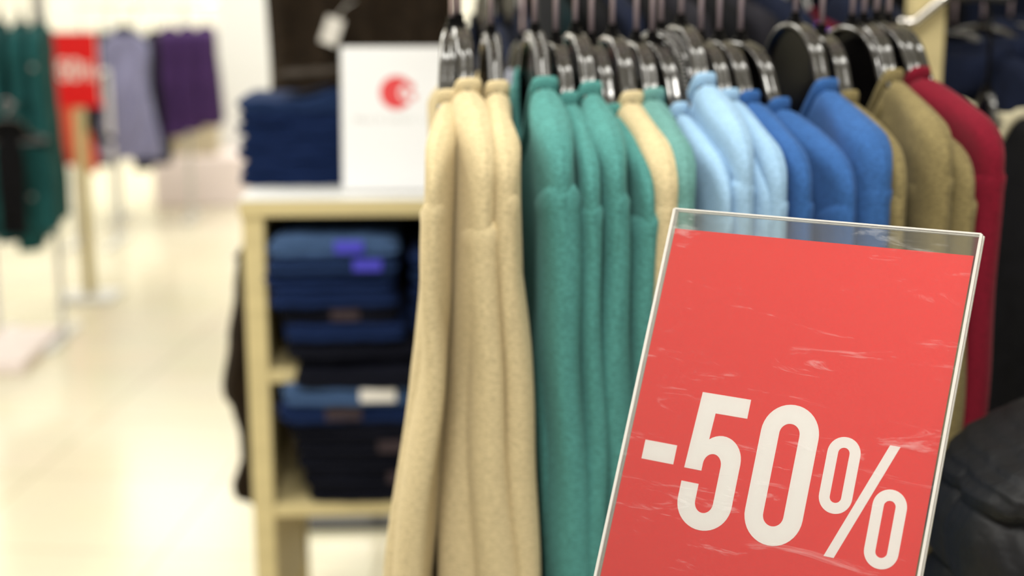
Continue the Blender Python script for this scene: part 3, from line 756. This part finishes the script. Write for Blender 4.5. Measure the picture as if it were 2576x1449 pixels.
make_hanger((hp.x+.012, hp.y, nz+.022), math.radians(10), nz+.14, 'hanger of the black jacket with beige neckband', group=None, narrow=.35, w=.004, hookmat=M_smoke)
r3 = empty('clothes_rack', (at(2500,0,R3Y).x, R3Y, 0), 0, 'clothes rack at the right edge holding the navy hoodies', 'clothes rack')
x3 = at(2390,0,R3Y).x
rel(MB().tube([(hp.x+.012,hp.y-.05,nz+.14),(hp.x+.012,R3Y,nz+.14),(hp.x+.012,R3Y,R3Z)], .006, 8).build('garment_arm', M_darkmetal, r3), r3)
rel(MB().tube([(x3,R3Y,R3Z),(x3+.7,R3Y,R3Z)], .0125, 12).build('rail', M_chromebar, r3, auto=60), r3)
rel(MB().tube([(x3+.68,R3Y,R3Z),(x3+.68,R3Y,.02)], .014, 12).build('upright', M_darkmetal, r3, auto=60), r3)
rel(MB().box(x3+.5,x3+.85,R3Y-.25,R3Y+.25,0,.02).build('base', M_darkmetal, r3, smooth=False), r3)
# long dark coats, mostly hidden, added at the back so the gaps stay dark
G5 = 'added dark coats on the rear rail'
wh = ['the green sweaters','the light blue sweaters','the broad royal blue sweater','the olive sweaters']
for i in range(4):
    px = 1440+i*400; Y = 3.9; hx = at(px, 0, Y).x; nz = at(px, -60, Y).z
    make_top('coat', 'added long dark coat facing forward, darkening the gaps behind '+wh[i], 'coat', K[('black','navy')[i % 2]],
             (hx, Y, nz), math.radians(-86), G5, detail=.5, T0=.04, T1=.06, L=1.15, seed=400+i, fold=.012, b=.24, c=.23)
    make_hanger((hx, Y, nz+.05), math.radians(-86), nz+.14, 'hanger of the added rear coat behind '+wh[i], group='hangers on the rear rail', w=.006)
xa, xb = at(1260,0,3.9).x, at(2860,0,3.9).x; rz_ = nz+.14
r4 = empty('clothes_rack', ((xa+xb)/2, 3.0, 0), 0, 'rear clothes rack for the added dark coats behind everything on the right', 'clothes rack')
rel(MB().tube([(xa,3.9,rz_),(xb,3.9,rz_)], .0125, 12).build('rail', M_chromebar, r4, auto=60), r4)
for x_ in (xa, xb):
    rel(MB().tube([(x_,3.9,rz_),(x_,3.9,.02)], .014, 12).build('upright', M_darkmetal, r4, auto=60), r4)
    rel(MB().box(x_-.03,x_+.03,3.6,4.2,0,.02).build('foot', M_darkmetal, r4, smooth=False), r4)

# ---------------------------------------------------------------- far background, left
CYc = 10.6; cxa, cxb = at(548, 100, CYc).x, at(692, 100, CYc).x
struct(MB().box(cxa, cxb, CYc, CYc+.4, 0, 3.2).build('wall_pillar', M_white, smooth=False, bevel=.01))
p0, p1 = at(385, 420, 10.0), at(640, 420, 10.0)
pl = MB().box(p0.x, p1.x, 10.0, 10.5, 0, at(480, 395, 10.0).z).build('plinth', M_plinth, smooth=False, bevel=.01); tag(pl, 'low white plinth at the foot of the far pillar', 'plinth')
ztop = at(480, 395, 10.0).z
for k, (a, b_, y_) in enumerate(((402, 470, 322), (474, 540, 312))):
    q0, q1 = at(a, 390, 10.1), at(b_, 390, 10.1)
    o = MB().box(q0.x, q1.x, 10.1, 10.4, ztop, at(a, y_, 10.1).z).build('carton', M_box, smooth=False, bevel=.004)
    tag(o, ['pale carton standing on the left half of the plinth', 'pale carton standing on the plinth beside the far pillar'][k], 'box', 'pale cartons on the plinth')

def bg_garment(kind, px, y_top, y_bot, Y, wpx, mat, label, cat, group, rz=-90, T=.05, seed=0, railz=None, fold=.012, sleeves=True, flare=0, hl=None):
    a = at(px, y_top, Y); b_ = at(px, y_bot, Y); Wd = wpx/FPX*Y/2*1.03; L = a.z-b_.z
    kw = dict(T0=T*.6, T1=T, b=Wd*.98, c=Wd*.9, h=.06, L=L, fold=fold, wn=min(.085, Wd*.4), flare=flare, s_hx=T*.6, s_hy=.045, s_hy2=.035, s_L=min(.55, L*.6))
    g = make_top(kind, label, cat, mat, (a.x, Y, a.z), math.radians(rz), group, detail=.5, seed=seed, **kw)
    if railz: make_hanger((a.x, Y, a.z+.05), math.radians(rz), railz, hl or ('hanger of the '+label), group='hangers on the far racks', half=min(.19, Wd*.8), w=.006)
    return g
# teal coats, left edge
RZ1 = at(60, -30, 5.9).z
tc_ = [(-58, 'teal', 'teal coat cut by the left edge of the photo'), (-2, 'teal', 'dark teal coat at the left, second from the photo edge'), (52, 'teal', 'dark teal long coat with silver buttons at the left'), (98, 'teal', 'dark teal coat rightmost of the teal group')]
for i, (px, c, lb) in enumerate(tc_):
    a = at(px, 62, 5.9); L_c = a.z-at(px, (600, 610, 632, 580)[i], 5.7).z
    make_top('coat', lb, 'coat', K[c], (a.x, 5.9, a.z), math.radians(8), 'teal coats at the left', detail=.5, seed=500+i, T0=.034, T1=.046, b=.22, c=.20, L=L_c, fold=.008, flare=.02, s_L=.55, s_hy=.06, s_hy2=.05)
    make_hanger((a.x, 5.9, a.z+.05), math.radians(8), RZ1, 'hanger of the '+lb, group='hangers of the teal coats', w=.006)
par = [x for x in COL.objects if x.get('label') == tc_[2][2]][0]
for i, (px, py) in enumerate(((80, 495), (52, 520), (45, 555), (82, 170))):
    q = at(px, py, 5.66); o = MB()  .ball((0,0,0), .010, 10, 6, (1,.4,1)).build('button', M_silverbtn)
    o.parent = par; o.matrix_parent_inverse = (Matrix.Translation(par.location) @ Matrix.Rotation(par.rotation_euler.z, 4, 'Z')).inverted(); o.location = q
lz = at(20,262,5.55).z
lowbk = bg_garment('trousers', 20, 330, 590, 5.55, 70, K['black'], 'black trousers hanging low in front of the teal coats', 'trousers', None, rz=-80, T=.03, seed=510, railz=lz)
# far rack with dresses
RZ2 = at(300, 10, 9.2).z
far = [(208, 92, 410, .075, 'navy', 'navy garment on the far rack beside the red sign'), (254, 84, 420, .07, 'char', 'charcoal garment half behind the lavender grey dress'), (386, 80, 415, .075, 'char', 'charcoal garment right of the lavender dress'),
       (424, 70, 345, .075, 'purple', 'dark purple top leftmost of the purple group'), (470, 68, 332, .075, 'purple', 'dark purple top in the middle of the purple group'), (516, 68, 318, .085, 'purple', 'dark purple top nearest the far pillar'), (345, 88, 430, .06, 'char', 'charcoal trousers seen below the lavender dress')]
for i, (px, y0_, y1_, T_, c, lb) in enumerate(far):
    a = at(px, y0_, 9.2); L_c = a.z-at(px, y1_, 9.0).z
    make_top('top' if c != 'char' else 'garment', lb, 'clothing', K[c], (a.x, 9.2, a.z), math.radians(8), 'clothes on the far rack', detail=.5, seed=520+i, T0=T_*.8, T1=T_, b=.22, c=.2, L=L_c, fold=.008, s_L=.5, s_hy=.05)
    make_hanger((a.x, 9.2, a.z+.05), math.radians(8), RZ2, 'hanger of the '+lb, group='hangers on the far rack', w=.006)
bg_garment('dress', 312, 84, 398, 8.85, 118, K['lav'], 'lavender grey dress hanging on the far rack', 'dress', None, rz=-86, T=.06, seed=533, railz=at(312, 40, 8.85).z, flare=.06)
def far_rack(xpa, xpb, Y, z, label, ua=None, ub=None, arms=()):
    a, b_ = at(xpa, 0, Y).x, at(xpb, 0, Y).x
    r = empty('clothes_rack', ((a+b_)/2, Y, 0), 0, label, 'clothes rack')
    rel(MB().tube([(a,Y,z),(b_,Y,z)], .014, 10).build('rail', M_chromebar, r, auto=60), r)
    for x_ in (at(ua or xpa, 0, Y).x, at(ub or xpb, 0, Y).x):
        rel(MB().tube([(x_,Y+.26,z),(x_,Y+.26,.02)], .014, 10).build('upright', M_white, r, auto=60), r)
        rel(MB().tube([(x_,Y,z),(x_,Y+.26,z)], .012, 10).build('arm', M_white, r, auto=60), r)
        rel(MB().box(x_-.02,x_+.02,Y+.0,Y+.5,0,.02).build('foot', M_white, r, smooth=False), r)
    for (x_, y_, z_) in arms:
        rel(MB().tube([(x_,y_-.05,z_),(x_,Y,z_),(x_,Y,z)], .010, 10).build('arm', M_chromebar, r, auto=60), r)
far_rack(-140, 112, 5.9, RZ1, 'clothes rack at the left edge with teal coats', -120, 60, [(at(20,0,5.55).x, 5.55, lz)])
far_rack(190, 545, 9.2, RZ2, 'far clothes rack with navy, lavender and purple garments', 250, 440, [(at(312,0,8.85).x, 8.85, at(312, 40, 8.85).z)])
oz = at(165,185,8.3).z
bg_garment('trousers', 162, 240, 415, 8.3, 62, K['orange'], 'rust orange trousers hanging behind the distant red sign', 'trousers', None, rz=-88, T=.04, seed=540, railz=oz)
bg_garment('trousers', 219, 330, 425, 8.3, 34, K['orange'], 'small rust orange piece low beside the lavender dress', 'trousers', None, rz=-88, T=.03, seed=541, railz=oz)
far_rack(128, 232, 8.3, oz, 'low rack behind the distant red sign with rust orange trousers')
# distant red sale sign on a stand
SY = 7.0; q = at(112, 82, SY); k = (at(242,82,SY).x-q.x)/.2166
M2 = Matrix.Translation((q.x, SY, q.z)) @ Matrix.Scale(k, 4) @ Matrix.Translation((0,0,.0138))
sale_card('sale_card', M2, 'distant red card with white -50% beside the teal coats', 'sale sign')
sst = empty('sign_stand', (q.x+.12, SY+.02, 0), 0, 'pale stand holding the distant red sale card', 'sign stand')
zb = q.z-.297*k
rel(MB().box(q.x-.002, q.x+.2185*k, SY+.004, SY+.009, zb-.01, q.z+.005).build('back_sheet', M_white, sst, smooth=False), sst)
rel(MB().box(q.x-.01, q.x+.226*k, SY-.012, SY+.016, zb-.02, zb).build('tray', M_redcard, sst, smooth=False), sst)
rel(MB().box(q.x+.11, q.x+.16, SY+.0, SY+.03, .02, zb-.01).build('pole', M_lam, sst, smooth=False), sst)
rel(MB().box(q.x+.0, q.x+.27, SY-.12, SY+.15, 0, .02).build('base', M_white, sst, smooth=False, bevel=.004), sst)
# white foot plate beneath teal coats
fb = MB().box(at(-60,660,5.9).x, at(95,660,5.9).x, 5.6, 6.2, 0, .05).build('platform', M_plinth, smooth=False, bevel=.006); tag(fb, 'low white platform under the teal coats', 'platform')
